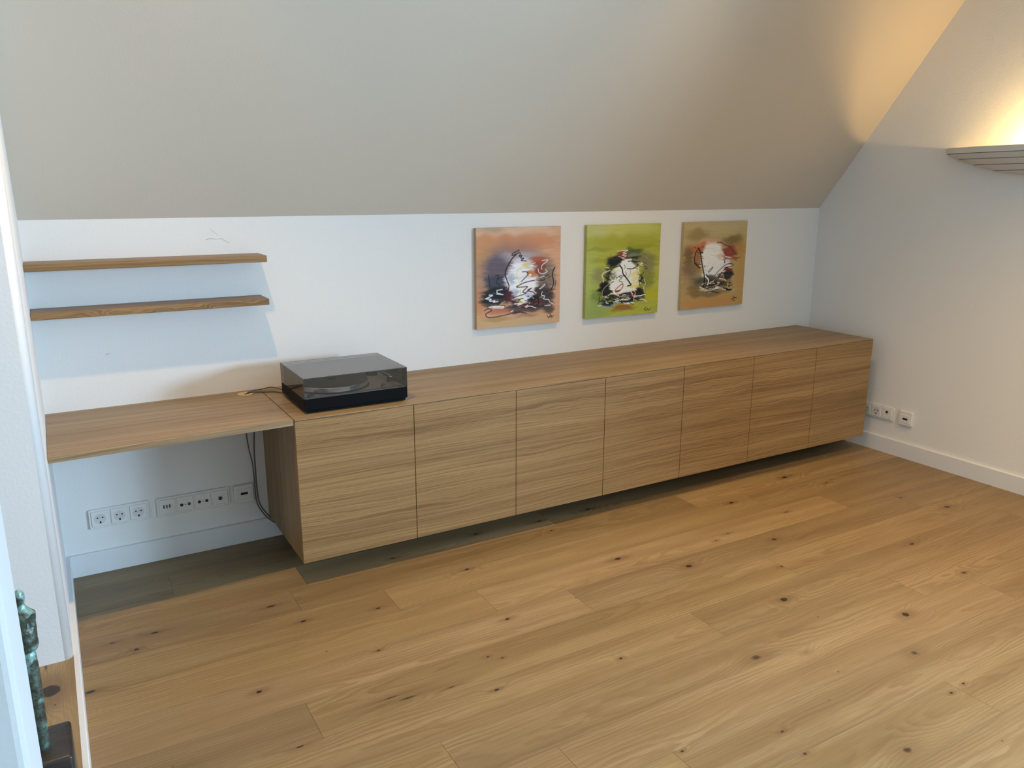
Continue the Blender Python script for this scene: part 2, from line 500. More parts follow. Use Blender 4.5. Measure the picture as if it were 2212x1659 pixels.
ENDS = {0: [1.30, 3.30], 1: [.35, 2.35], 2: [.82, 1.996, 3.98], 3: [.744, 2.722], 4: [1.064, 3.04], 5: [1.376, 3.37], 6: [1.688, 3.69],
        7: [.598, 2.584], 8: [1.988, 3.98], 9: [.88, 2.87], 10: [1.158, 3.15], 11: [1.4256, 3.42], 12: [.42, 2.40], 13: [1.75, 3.74]}
GEN = floor_oak('oak_board')
nrow = int(-YR1 / PW) + 1
kid = 0
for k in range(nrow):
    ya, yb = -PW * k, max(-PW * (k + 1), YR1)
    xs0 = 0.0 if yb > -2.62 else XH
    ends = ENDS.get(k, [((k * .63) % 2.0) + (-.6 if xs0 < 0 else .2) + 2.0 * j for j in range(3)])
    cuts = [xs0] + [e for e in ends if xs0 + .1 < e < W - .1] + [W]
    for a, c in zip(cuts[:-1], cuts[1:]):
        ctr = ((a + c) / 2, (ya + yb) / 2)
        ks = [(kx - ctr[0], ky - ctr[1], r, e, d) for (kx, ky, r, e, d) in KN if a <= kx < c and yb < ky <= ya]
        if ks:
            kid += 1
            mat = floor_oak('oak_board_knotty', ks)
        else:
            mat = GEN
        plank(a, c, yb, ya, mat)
# raised hall floor behind the white edging; its boards run the other way
hf = struct(obj('floor_hall', box(XH, 0.0, YN0, YP, -.0155, HB - .0152), plain('hall_screed', (0.05, 0.035, 0.02), 0.9)), 'raised oak hall floor beyond the white edging')
hx = 0.0
HALLK = floor_oak('oak_board_hall', [(.621, -.018, .036, 1.15, 1.5), (.764, -.0094, .0035, 6.0, .8), (.540, -.030, .008, 1.6, .62)], 0.7)
for i in range(7):
    x1, x0 = hx, max(hx - .172, XH)
    plank(x0, x1, YN0, YP + .024, HALLK if i == 0 else GEN, 'y', HB, hf)
    hx = x0

# ------------------------------------------------------------------ sideboard
sb = thing('sideboard', 'long wall-hung oak sideboard with seven flush handleless doors', 'sideboard', (0, 0, 0))
tk = 0.019
obj('top_panel', prism([(-.001, ZT), (-DEP, ZT), (-DEP, ZT - .004), (-DEP + tk, ZT - tk), (-.001, ZT - tk)], XL, XR, 'x'), M_TOP, sb)
obj('side_panel', box(XL, XL + tk, -DEP + tk + .003, -.001, ZB, ZT - tk - .0005, .0006), M_SIDE, sb)
obj('side_panel', box(XR - tk, XR, -DEP + tk + .003, -.001, ZB, ZT - tk - .0005, .0006), M_SIDE, sb)
obj('bottom_panel', box(XL + tk, XR - tk, -DEP + tk + .003, -.001, ZB, ZB + tk), M_SIDE, sb)
obj('back_panel', box(XL + tk, XR - tk, -.009, -.001, ZB + tk, ZT - tk), M_SIDE, sb)
dw = (XR - XL) / 7
for i in range(7):
    x0 = XL + dw * i + (.0016 if i else 0)
    x1 = XL + dw * (i + 1) - (.0016 if i < 6 else 0)
    prof = [(-DEP, ZB), (-DEP, ZT - .0062), (-DEP + tk, ZT - .0062 - tk + .002), (-DEP + tk, ZB)]
    obj('door', prism(prof, x0, x1, 'x'), M_VEN, sb)
    if i:
        xc = XL + dw * i
        obj('divider', box(xc - tk / 2, xc + tk / 2, -DEP + tk + .012, -.009, ZB + tk, ZT - tk), M_SIDE, sb)

# ------------------------------------------------------------------ desk top between wall and sideboard
dk = thing('desk', 'oak floating desk top fitted between left wall and sideboard', 'desk', (0, 0, 0))
t_d = 0.0215
pts = [(0.0006, -.0006), (0.0006, -.586), (XL - .0022, -.5525), (XL - .0022, -.0006)]
bm = prism(pts, ZT - t_d, ZT, 'z')
bmesh.ops.bevel(bm, geom=[e for e in bm.edges if all(abs(v.co.z - ZT) < 1e-5 for v in e.verts)], offset=.0012, segments=1, affect='EDGES')
obj('desk_top', bm, M_DESK, dk)
gc = (0.7335, -0.060)
gr = obj('cable_grommet', cyl(gc, .031, ZT - .0002, ZT + .0016, 36, .0006), M_GROM, dk)
gr['label'] = 'round light oak cable grommet'
sl = box(-.021, .021, -.006, .006, 0, .0006)
bmesh.ops.rotate(sl, verts=sl.verts, cent=(0, 0, 0), matrix=Matrix.Rotation(math.radians(32), 3, 'Z'))
bmesh.ops.translate(sl, verts=sl.verts, vec=(gc[0] + .012, gc[1] - .002, ZT + .0013))
obj('cable_slot', sl, M_BLK, gr)

# cables
def cable(pts, r, label, cat='cable'):
    return tag(obj('cable', tube(pts, r, 8), M_CABLE, None, True), label, cat, 'turntable cables')
cable([(.885, -.155, .705), (.872, -.120, .702), (.845, -.055, .7015), (.805, -.048, .696), (.775, -.052, .695), (.752, -.057, .6935), (.741, -.060, .682),
       (.7355, -.057, .62), (.734, -.045, .56), (.731, -.032, .50), (.738, -.026, .43), (.748, -.025, .36), (.750, -.025, .28), (.752, -.026, .19), (.772, -.030, .135), (.80, -.034, .095), (.85, -.036, .055), (.93, -.040, .03), (1.10, -.045, .006)],
      .0024, 'thin dark cable running from turntable through desk grommet and below the desk')
cable([(.885, -.19, .702), (.876, -.155, .694), (.850, -.098, .6905), (.812, -.078, .6905), (.780, -.068, .692), (.757, -.061, .6935), (.745, -.058, .684),
       (.757, -.055, .62), (.762, -.046, .56), (.762, -.036, .50), (.758, -.030, .42), (.757, -.030, .33), (.757, -.031, .25), (.763, -.032, .18), (.790, -.036, .125), (.826, -.040, .08), (.87, -.045, .045), (.96, -.052, .02), (1.10, -.057, .006)],
      .0030, 'thicker dark cable lying lower on the sideboard top, dropping right of the thin one')

# ------------------------------------------------------------------ wall shelves
def shelf(z0, z1, xr, label):
    s = obj('wall_shelf', box(.0006, xr, -.15, -.0005, z0, z1, .0012), M_SHELF)
    return tag(s, label, 'shelf', 'oak wall shelves')
shelf(1.2420, 1.2680, .843, 'upper of two narrow oak wall shelves above the desk')
shelf(1.0690, 1.0935, .8405, 'lower of two narrow oak wall shelves above the desk')

# ------------------------------------------------------------------ turntable
tt = thing('turntable', 'black record player with smoked dust cover on the sideboard', 'turntable', (0, 0, 0))
TX0, TX1, TY0, TY1, TZ = .862, 1.2850, -.505, -.168, .8275
zp0, zp1 = .7010, .7462
obj('plinth', box(TX0, TX1, TY0, TY1, zp0, zp1, .0015), M_BLACK, tt)
obj('base_frame', box(TX0 + .012, TX1 - .007, TY0 + .006, TY1 - .012, ZT + .004, zp0 + .001), M_BLACK, tt)
for fx, fy in ((.895, -.47), (1.255, -.47), (.895, -.205), (1.255, -.205)):
    obj('foot', cyl((fx, fy), .018, ZT, ZT + .0045, 16), M_RUB, tt)
dkp = obj('deck_plate', box(TX0 + .006, TX1 - .006, TY0 + .006, TY1 - .010, zp1 - .001, zp1 + .0018, .0006), M_DECK, tt)
pc = (1.022, -.335)
pl = obj('platter', loft([ring(pc, .140, .140, zp1 + .006, 64), ring(pc, .1485, .1485, zp1 + .008, 64), ring(pc, .1490, .1490, zp1 + .024, 64), ring(pc, .1465, .1465, zp1 + .026, 64)]), M_ALU, tt, False)
obj('mat', cyl(pc, .145, zp1 + .0255, zp1 + .0295, 64, .0008), M_RUB, pl)
obj('spindle', cyl(pc, .0036, zp1 + .029, zp1 + .043, 12), M_ALU, pl)
obj('puck', loft([ring(pc, .020, .020, zp1 + .029, 24), ring(pc, .021, .021, zp1 + .034, 24), ring(pc, .017, .017, zp1 + .036, 24)]), M_BLACK, pl)
obj('platter_well', cyl(pc, .154, zp1 + .0015, zp1 + .0026, 64), M_RUB, dkp)
# tonearm
ta = obj('tonearm_base', cyl((1.232, -.235), .026, zp1, zp1 + .020, 28, .002), M_BLACK, tt)
obj('pivot', box(1.220, 1.244, -.247, -.223, zp1 + .020, zp1 + .048, .002), M_BLACK, ta)
arm = obj('tonearm', tube([(1.236, -.205, zp1 + .044), (1.232, -.235, zp1 + .043), (1.238, -.33, zp1 + .040), (1.245, -.41, zp1 + .037), (1.235, -.455, zp1 + .035)], .0042, 10), M_ALU, tt, True)
obj('counterweight', tube([(1.229, -.222, zp1 + .044), (1.2265, -.196, zp1 + .0445)], .014, 20, False), M_BLACK, arm)
obj('headshell', box(1.224, 1.243, -.488, -.452, zp1 + .026, zp1 + .036, .001), M_BLACK, arm)
obj('arm_post', box(1.243, 1.254, -.398, -.384, zp1, zp1 + .041, .001), M_BLACK, tt)
obj('arm_clip', cyl((1.262, -.376), .010, zp1 + .026, zp1 + .034, 16), M_BLACK, tt)
kb = obj('speed_knob', box(1.183, 1.199, -.490, -.474, zp1 + .001, zp1 + .019, .0015), M_KNOB, tt)
obj('cue_lever', tube([(1.262, -.30, zp1 + .012), (1.264, -.36, zp1 + .016), (1.263, -.395, zp1 + .020)], .0022, 8), M_BLACK, tt, True)
obj('suspension_cap', cyl((.884, -.485), .008, zp1 + .001, zp1 + .0035, 16), M_RUB, tt)
obj('suspension_cap', cyl((1.263, -.487), .008, zp1 + .001, zp1 + .0035, 16), M_RUB, tt)
obj('drive_cap', box(.886, .912, -.472, -.452, zp1 + .001, zp1 + .006, .001), M_RUB, tt)
# smoked acrylic dust cover, 3 mm walls
ts = NT('smoked_acrylic')
tr = ts.n('ShaderNodeBsdfTransparent'); tr.inputs[0].default_value = (0.80, 0.80, 0.82, 1)
gl = ts.n('ShaderNodeBsdfGlossy'); gl.inputs['Roughness'].default_value = 0.06; gl.inputs[0].default_value = (1, 1, 1, 1)
df = ts.n('ShaderNodeBsdfDiffuse'); df.inputs[0].default_value = (0.42, 0.43, 0.45, 1)
fr = ts.n('ShaderNodeFresnel'); fr.inputs[0].default_value = 1.49
dust = ts.noise(ts.n('ShaderNodeNewGeometry').outputs['Position'], 14.0, 3)
nz_ = ts.sep(ts.n('ShaderNodeNewGeometry').outputs['Normal'])[2]
dustf = ts.m('MULTIPLY', ts.smooth(nz_, 0.5, 0.9, 0.015, 0.16), ts.smooth(dust, 0.25, 0.6, 0.6, 1.1))
m1 = ts.n('ShaderNodeMixShader'); ts.t.links.new(dustf, m1.inputs[0]); ts.t.links.new(tr.outputs[0], m1.inputs[1]); ts.t.links.new(df.outputs[0], m1.inputs[2])
m2 = ts.n('ShaderNodeMixShader'); ts.t.links.new(fr.outputs[0], m2.inputs[0]); ts.t.links.new(m1.outputs[0], m2.inputs[1]); ts.t.links.new(gl.outputs[0], m2.inputs[2])
ts.t.links.new(m2.outputs[0], ts.out.inputs[0])
bm = bmesh.new()
def rect(x0, x1, y0, y1, z):
    return [(x0, y0, z), (x1, y0, z), (x1, y1, z), (x0, y1, z)]
w3 = .003
loft([rect(TX0 + w3, TX1 - w3, TY0 + w3, TY1 - w3, TZ - w3), rect(TX0 + w3, TX1 - w3, TY0 + w3, TY1 - w3, zp1 + .0005),
      rect(TX0, TX1, TY0, TY1, zp1 + .0005), rect(TX0, TX1, TY0, TY1, TZ)], bm)
dc = obj('dust_cover', bm, ts.mat, tt)
dc['label'] = 'smoked acrylic dust cover'
bm = bmesh.new()
e_ = .0022
for (xa, xb, ya, yb, za, zb) in ((TX0, TX0 + e_, TY0, TY0 + e_, zp1 + .001, TZ - e_), (TX1 - e_, TX1, TY0, TY0 + e_, zp1 + .001, TZ - e_), (TX0, TX1, TY0, TY0 + e_, TZ - e_, TZ), (TX0, TX0 + e_, TY0 + e_, TY1 - e_, TZ - e_, TZ), (TX1 - e_, TX1, TY0 + e_, TY1 - e_, TZ - e_, TZ), (TX0, TX1, TY1 - e_, TY1, TZ - e_, TZ), (TX0, TX0 + e_, TY1 - e_, TY1, zp1 + .001, TZ - e_), (TX1 - e_, TX1, TY1 - e_, TY1, zp1 + .001, TZ - e_)):
    box(xa - .0002, xb + .0002, ya - .0002, yb + .0002, za, zb + .0002, bm=bm)
obj('glued_edge', bm, plain('dark_acrylic_edge', (0.035, 0.037, 0.042), 0.3), dc)
for hx_ in (.94, 1.20):
    obj('hinge', box(hx_, hx_ + .03, TY1 - .010, TY1 + .004, zp1 - .02, zp1 + .022, .001), M_RUB, tt)

# ------------------------------------------------------------------ wall sockets
def rplate(cx, cz, w, h, y0, y1, r, n=5, inset=0.0):
    """rounded plate in the local wall frame: x right, z up, -y out of the wall"""
    def rr(ins):
        p = []
        ww, hh, rr_ = w / 2 - ins, h / 2 - ins, max(r - ins, .0004)
        for qx, qz, a0 in ((1, 1, 0), (-1, 1, 90), (-1, -1, 180), (1, -1, 270)):
            for i in range(n):
                a = math.radians(a0 + 90 * i / (n - 1))
                p.append((cx + qx * (ww - rr_) + rr_ * math.cos(a), cz + qz * (hh - rr_) + rr_ * math.sin(a)))
        return p
    b_ = min(.0015, abs(y1 - y0) * .4)
    return loft([[(x, y0, z) for x, z in rr(0)], [(x, y1 + b_, z) for x, z in rr(0)], [(x, y1, z) for x, z in rr(b_)]])

def yring(cx, cz, r, y, n=28):
    return [(cx + r * math.cos(2 * math.pi * i / n), y, cz + r * math.sin(2 * math.pi * i / n)) for i in range(n)]

def ycyl(cx, cz, r, y0, y1, n=20):
    return loft([yring(cx, cz, r, y0, n), yring(cx, cz, r, y1, n)])

def frame(parent, n, p=.071):
    o = obj('frame', rplate((n - 1) * p / 2, 0, .081 + (n - 1) * p, .081, 0, -.009, .006, inset=.002), M_PLAST, parent)
    return o

def insert(parent, cx, name):
    gapo = obj('shadow_gap', rplate(cx, 0, .0662, .0662, -.0085, -.0093, .003), M_SOCK, parent)
    return obj(name, rplate(cx, 0, .0635, .0635, -.0088, -.0122, .0028), M_PLAST, parent)

def schuko(parent, cx):
    o = insert(parent, cx, 'socket')
    w_ = obj('well', loft([yring(cx, 0, .0205, -.0124), yring(cx, 0, .0195, -.01235), yring(cx, 0, .0185, -.0128), yring(cx, 0, .0212, -.0128), yring(cx, 0, .0212, -.0121)], cap=(True, False)), M_SOCK, o)
    for sx in (-1, 1):
        obj('pin_hole', ycyl(cx + sx * .0095, .0045, .0031, -.0120, -.0129, 14), M_BLK, o)
    obj('screw', ycyl(cx, .0045, .0020, -.0120, -.0128, 12), M_DECK, o)
    obj('earth_clip', loft([[(cx - .0036, -.0130, -.0195), (cx + .0036, -.0130, -.0195), (cx + .0016, -.0130, -.0100), (cx - .0016, -.0130, -.0100)], [(cx - .0036, -.0120, -.0195), (cx + .0036, -.0120, -.0195), (cx + .0016, -.0120, -.0100), (cx - .0016, -.0120, -.0100)]]), M_BLK, o)
    obj('earth_clip', loft([[(cx - .0030, -.0130, .0200), (cx + .0030, -.0130, .0200), (cx + .0020, -.0130, .0165), (cx - .0020, -.0130, .0165)], [(cx - .003, -.012, .02), (cx + .003, -.012, .02), (cx + .002, -.012, .0165), (cx - .002, -.012, .0165)]]), M_SOCK, o)
    return o

def usb(parent, cx):
    o = insert(parent, cx, 'usb_charger')
    for i in range(3):
        obj('port', box(cx - .0155 + i * .0112, cx - .0075 + i * .0112, -.0126, -.0118, -.0050, .0095), M_BLK, o)
        obj('tongue', box(cx - .0105 + i * .0112, cx - .0078 + i * .0112, -.0128, -.0118, -.0040, .0085), M_PLAST, o)
    obj('indicator', ycyl(cx, -.0095, .0014, -.0118, -.0126, 10), M_BLK, o)

def antenna(parent, cx, pin):
    o = insert(parent, cx, 'antenna_socket')
    for sx in (-1, 1):
        obj('jack', ycyl(cx + sx * .0150, -.003, .0067, -.0118, -.0128), M_BLK, o)
    if pin:
        obj('inner_pin', loft([yring(cx + .0150, -.003, .0030, -.0134, 14), yring(cx + .0150, -.003, .0030, -.0120, 14)]), M_DECK, o)
    obj('screw', ycyl(cx, -.003, .0022, -.0118, -.0127, 12), M_BLK, o)
    obj('blind_cap', loft([yring(cx, .0125, .0085, -.0118), yring(cx, .0125, .0085, -.0127), yring(cx, .0125, .0074, -.0127), yring(cx, .0125, .0074, -.0119)], cap=(False, True)), M_SOCK, o)

def datajack(parent, cx, zc, up):
    o = insert(parent, cx, 'data_socket')
    obj('jack', ycyl(cx, zc, .0085, -.0118, -.0128), M_BLK, o)
    obj('contact', box(cx + .001, cx + .005, -.0132, -.0120, zc - .003, zc + .001), M_DECK, o)
    for sx in (-1, 1):
        obj('mark', ycyl(cx + sx * .0085, zc + up * .0105, .0014, -.0118, -.0126, 10), M_BLK, o)

def databox(parent, zc):
    obj('frame', rplate(0, 0, .081, .081, 0, -.016, .005), M_PLAST, parent)
    o = obj('data_port_plate', rplate(0, zc, .064, .048, -.0155, -.0182, .001), M_PLAST, parent)
    obj('port', rplate(.002, zc + .001, .030, .0115, -.0178, -.0188, .001), M_BLK, o)

s = thing('socket_strip', 'white triple power socket plate on the wall below the desk', 'socket', (.1389, -.0004, .231))
frame(s, 3); [schuko(s, .071 * i) for i in range(3)]
s = thing('socket_strip', 'white four-gang plate with three USB slots and antenna jacks below the desk', 'socket', (.3915, -.0004, .2300))
frame(s, 4); usb(s, 0); antenna(s, .071, True); antenna(s, .142, False); datajack(s, .213, -.004, 1)
s = thing('data_outlet', 'single white data outlet with black slot beside the hanging cables', 'outlet', (.7025, -.0004, .2285))
databox(s, .001)
s = thing('socket_strip', 'white triple socket plate on right wall half hidden by the sideboard end', 'socket', (W - .0004, -.4835, .2365), -math.pi / 2)
frame(s, 3); schuko(s, 0); schuko(s, .071); datajack(s, .142, .010, -1)
s = thing('data_outlet', 'single white data outlet with black slot on the right wall', 'outlet', (W - .0004, -.746, .2375), -math.pi / 2)
databox(s, -.004)

# ------------------------------------------------------------------ wall uplighter on the right wall
sc = thing('wall_sconce', 'wide white half-bowl wall uplighter with stepped underside on the right wall', 'wall lamp', (0, 0, 0))
SY, SA, SP = -1.35, .552, .172
def half(a, p, z, n=40):
    r_ = []
    for i in range(n + 1):
        th = math.pi * i / n
        r_.append((W - p * abs(math.sin(th)) ** .9 - .0004, SY + a * math.cos(th), z))
    return r_
def shell(z0, z1, a0, p0, a1, p1, t, solid):
    """tier between z0 (bottom) and z1 (top); a/p are half length and reach"""
    if solid:
        return loft([half(a0, p0, z0), half(a1, p1, z1)])
    bm = bmesh.new()
    return loft([half(a0, p0, z0), half(a1, p1, z1), half(a1 - t, p1 - t, z1), half(a0 - t, p0 - t, z0), half(a0, p0, z0)], bm, (False, False))
q = SP / SA
lip = .010
rimo = obj('rim', shell(1.7100, 1.7385, SA, SP, SA, SP, .024, False), M_LAMP, sc)
tiers = [(1.6820, 1.7100, .484, SA - .004), (1.6530, 1.6820, .405, .484), (1.6240, 1.6530, .300, .405), (1.5970, 1.6240, .140, .300)]
for i, (z0, z1, a0, a1) in enumerate(tiers):
    gz = z1 - .0035                                   # shadow groove under the piece above
    obj('tier', shell(z0, gz, a0, a0 * q, a1, a1 * q, .022, i >= 2), M_LAMP, sc)
    obj('groove', shell(gz, z1, a1 - .012, a1 * q - .012, a1 - .012, a1 * q - .012, .012, i >= 2), M_LAMP, sc)
te = NT('lamp_tube_glow')
te.bsdf.inputs['Emission Color'].default_value = (1.0, 0.72, 0.32, 1)
te.bsdf.inputs['Emission Strength'].default_value = 12.0
obj('lamp_tube', tube([(W - .062, SY - .05, 1.666), (W - .062, SY + .05, 1.666)], .008, 12, False), te.mat, sc)
sconce_l = light('sconce_light', 'POINT', (W - .095, SY, 1.690), 18.0, (1.0, 0.65, 0.25), None, shadow_soft_size=.016)

# ------------------------------------------------------------------ recessed ceiling spots above the sideboard, plus an added fill spot for right wall and floor
te2 = NT('spot_glow')
te2.bsdf.inputs['Emission Color'].default_value = (1.0, 0.86, 0.66, 1)
te2.bsdf.inputs['Emission Strength'].default_value = 6.0
for i, (lx, ly, en, lc, lab) in enumerate([(.50, -1.14, 122, (1.0, .63, .29), 'recessed ceiling spot above the desk'), (2.60, -1.14, 98, (1.0, .60, .23), 'recessed ceiling spot above the middle of the sideboard'), (3.35, -2.40, 190, (1.0, .62, .21), 'added fill spot above the open floor by the right wall')]):
    ds = thing('ceiling_spot', lab, 'ceiling lamp', (lx, ly, ZC), 0, 'recessed ceiling spots')
    obj('trim_ring', loft([ring((0, 0), .045, .045, 0, 32), ring((0, 0), .045, .045, -.004, 32), ring((0, 0), .036, .036, -.004, 32), ring((0, 0), .036, .036, 0, 32)], cap=(False, False)), M_ALU, ds)
    obj('lens', cyl((0, 0), .035, -.0022, -.0005, 32), te2.mat, ds)
    light('ceiling_spot_light', 'SPOT', (lx, ly, ZC - .012), en, lc, (0, 0, -1), spot_size=math.radians(110), spot_blend=1.0, shadow_soft_size=.035)

# ------------------------------------------------------------------ three square canvases
def lin(c):
    c = np.asarray(c, float) / 255.0
    return np.where(c <= 0.04045, c / 12.92, ((c + 0.055) / 1.055) ** 2.4)

def homog(src):
    dst = [(0, 0), (1, 0), (1, 1), (0, 1)]
    A, b_ = [], []
    for (x, y), (u, v) in zip(src, dst):
        A.append([x, y, 1, 0, 0, 0, -u * x, -u * y]); b_.append(u)
        A.append([0, 0, 0, x, y, 1, -v * x, -v * y]); b_.append(v)
    h = np.linalg.solve(np.array(A, float), np.array(b_, float))
    H = np.append(h, 1).reshape(3, 3)
    def f(p):
        q_ = H @ np.array([p[0], p[1], 1.0])
        return q_[0] / q_[2], q_[1] / q_[2]
    return f

def vnoise(rs, n, fx, fy):
    """smooth value noise on an n x n grid, fx / fy cells"""
    g = rs.rand(fy + 2, fx + 2)
    ys = np.linspace(0, fy, n); xs_ = np.linspace(0, fx, n)
    yi = ys.astype(int); xi = xs_.astype(int)
    ty = ys - yi; tx = xs_ - xi
    ty = (ty * ty * (3 - 2 * ty))[:, None]; tx = (tx * tx * (3 - 2 * tx))[None, :]
    a = g[np.ix_(yi, xi)]; b_ = g[np.ix_(yi, xi + 1)]; c = g[np.ix_(yi + 1, xi)]; d = g[np.ix_(yi + 1, xi + 1)]
    return (a * (1 - tx) + b_ * tx) * (1 - ty) + (c * (1 - tx) + d * tx) * ty

def paint(seed, corners, base, blobs, strokes, dabs=(), N=260):
    rs = np.random.RandomState(seed)
    f = homog(corners)
    sc_ = 1.0 / (corners[1][0] - corners[0][0])
    V, Uu = np.meshgrid(np.linspace(0, 1, N), np.linspace(0, 1, N), indexing='ij')
    streak = vnoise(rs, N, 5, 60) * .55 + vnoise(rs, N, 10, 110) * .45
    img = np.zeros((N, N, 3)) + np.array(base, float)
    img *= (1 + (streak - .5) * .16)[..., None]
    wx = (vnoise(rs, N, 6, 40) - .5) * .05 + (vnoise(rs, N, 14, 100) - .5) * .03 + (vnoise(rs, N, 30, 60) - .5) * .03
    wy = (vnoise(rs, N, 9, 9) - .5) * .05
    for (cx, cy, rx, ry, col, al, soft) in blobs:
        u, v = f((cx, cy))
        d = np.sqrt(((Uu + wx - u) / (rx * sc_)) ** 2 + ((V + wy - v) / (ry * sc_ * .84)) ** 2)
        m_ = np.clip((1 + soft * .5 - d) / soft, 0, 1)
        m_ = m_ * m_ * (3 - 2 * m_) * al * np.clip(.70 + streak * .6, 0, 1)
        img = img * (1 - m_[..., None]) + np.array(col, float) * m_[..., None]
    extra = []
    for (cx, cy, rx, ry, n, ln, w_, pal) in dabs:
        for _ in range(n):
            x, y = cx + rx * rs.uniform(-1, 1), cy + ry * rs.uniform(-1, 1)
            an = rs.normal(0, .45); l_ = ln * rs.uniform(.4, 1.2)
            extra.append(([(x, y), (x + l_ * math.cos(an) * .5, y + l_ * math.sin(an) * .5 + rs.uniform(-6, 6)), (x + l_ * math.cos(an), y + l_ * math.sin(an))], w_ * rs.uniform(.6, 1.4), pal[rs.randint(len(pal))]))
    for (pts, w_, col) in extra + list(strokes):
        P = catmull([(*f(p), 0) for p in pts], 6)
        dmin = np.full((N, N), 9.0)
        for a, b_ in zip(P[:-1], P[1:]):
            ax, ay = a.x, a.y; dx, dy = b_.x - a.x, b_.y - a.y
            x0, x1 = min(a.x, b_.x) - .03, max(a.x, b_.x) + .03
            y0, y1 = min(a.y, b_.y) - .03, max(a.y, b_.y) + .03
            i0, i1 = max(int(y0 * N), 0), min(int(y1 * N) + 2, N)
            j0, j1 = max(int(x0 * N), 0), min(int(x1 * N) + 2, N)
            if i1 <= i0 or j1 <= j0:
                continue
            uu, vv = Uu[i0:i1, j0:j1], V[i0:i1, j0:j1]
            t_ = np.clip(((uu - ax) * dx + (vv - ay) * dy) / (dx * dx + dy * dy + 1e-12), 0, 1)
            d = np.hypot(uu - ax - t_ * dx, vv - ay - t_ * dy)
            dmin[i0:i1, j0:j1] = np.minimum(dmin[i0:i1, j0:j1], d)
        hw = w_ * sc_ * .5
        m_ = np.clip((hw - dmin) / (1.2 / N) + .5, 0, 1)[..., None]
        img = img * (1 - m_) + np.array(col, float) * m_
    return np.clip(img, 3, 250)

tp = NT('painted_canvas')
ca = tp.n('ShaderNodeVertexColor', layer_name='paint')
tp.base(ca.outputs[0], 0.55, 0, 0.3)
tpp = tp.n('ShaderNodeNewGeometry').outputs['Position']
tp.bump(tp.noise(tpp, 700.0, 1), 0.2, 0.0006)
M_STR = plain('pine_stretcher', (0.55, 0.42, 0.26), 0.7)

def canvas(x0, x1, z0, z1, img, sidecol, label):
    N = img.shape[0]
    yf, yb = -.0225, -.0045
    xs_ = np.linspace(x0, x1, N); zs_ = np.linspace(z1, z0, N)
    verts = [(x, yf, z) for z in zs_ for x in xs_]
    colr = list(lin(img.reshape(-1, 3)) * np.array([1.06, 1.14, 1.28]))
    faces = [(i * N + j, (i + 1) * N + j, (i + 1) * N + j + 1, i * N + j + 1) for i in range(N - 1) for j in range(N - 1)]
    # wrapped edges
    edge = [(0, j) for j in range(N)] + [(i, N - 1) for i in range(1, N)] + [(N - 1, j) for j in range(N - 2, -1, -1)] + [(i, 0) for i in range(N - 2, 0, -1)]
    st = len(verts)
    sc2 = lin(sidecol)
    for (i, j) in edge:
        verts.append((xs_[j], yf + .0015, zs_[i])); colr.append(lin(img[i, j]) * .6 + sc2 * .4)
        verts.append((xs_[j], yb, zs_[i])); colr.append(sc2)
    n = len(edge)
    for k in range(n):
        i, j = edge[k]; i2, j2 = edge[(k + 1) % n]
        a, b_ = st + 2 * k, st + 2 * ((k + 1) % n)
        faces.append((i * N + j, i2 * N + j2, b_, a))
        faces.append((a, b_, b_ + 1, a + 1))
    me = bpy.data.meshes.new('canvas_painting')
    me.from_pydata(verts, [], faces)
    at = me.color_attributes.new('paint', 'FLOAT_COLOR', 'POINT')
    cc = np.ones((len(verts), 4)); cc[:, :3] = np.clip(np.array(colr), 0, .95)
    at.data.foreach_set('color', cc.ravel())
    me.materials.append(tp.mat)
    me.update()
    o = bpy.data.objects.new('canvas_painting', me); COL.objects.link(o)
    tag(o, label, 'painting', 'square abstract canvases on the back wall')
    for (a, b_, c, d) in ((x0 + .002, x0 + .04, z0 + .002, z1 - .002), (x1 - .04, x1 - .002, z0 + .002, z1 - .002), (x0 + .04, x1 - .04, z0 + .002, z0 + .04), (x0 + .04, x1 - .04, z1 - .04, z1 - .002)):
        obj('stretcher_bar', box(a, b_, yf + .004, -.0005, c, d), M_STR, o)
    return o

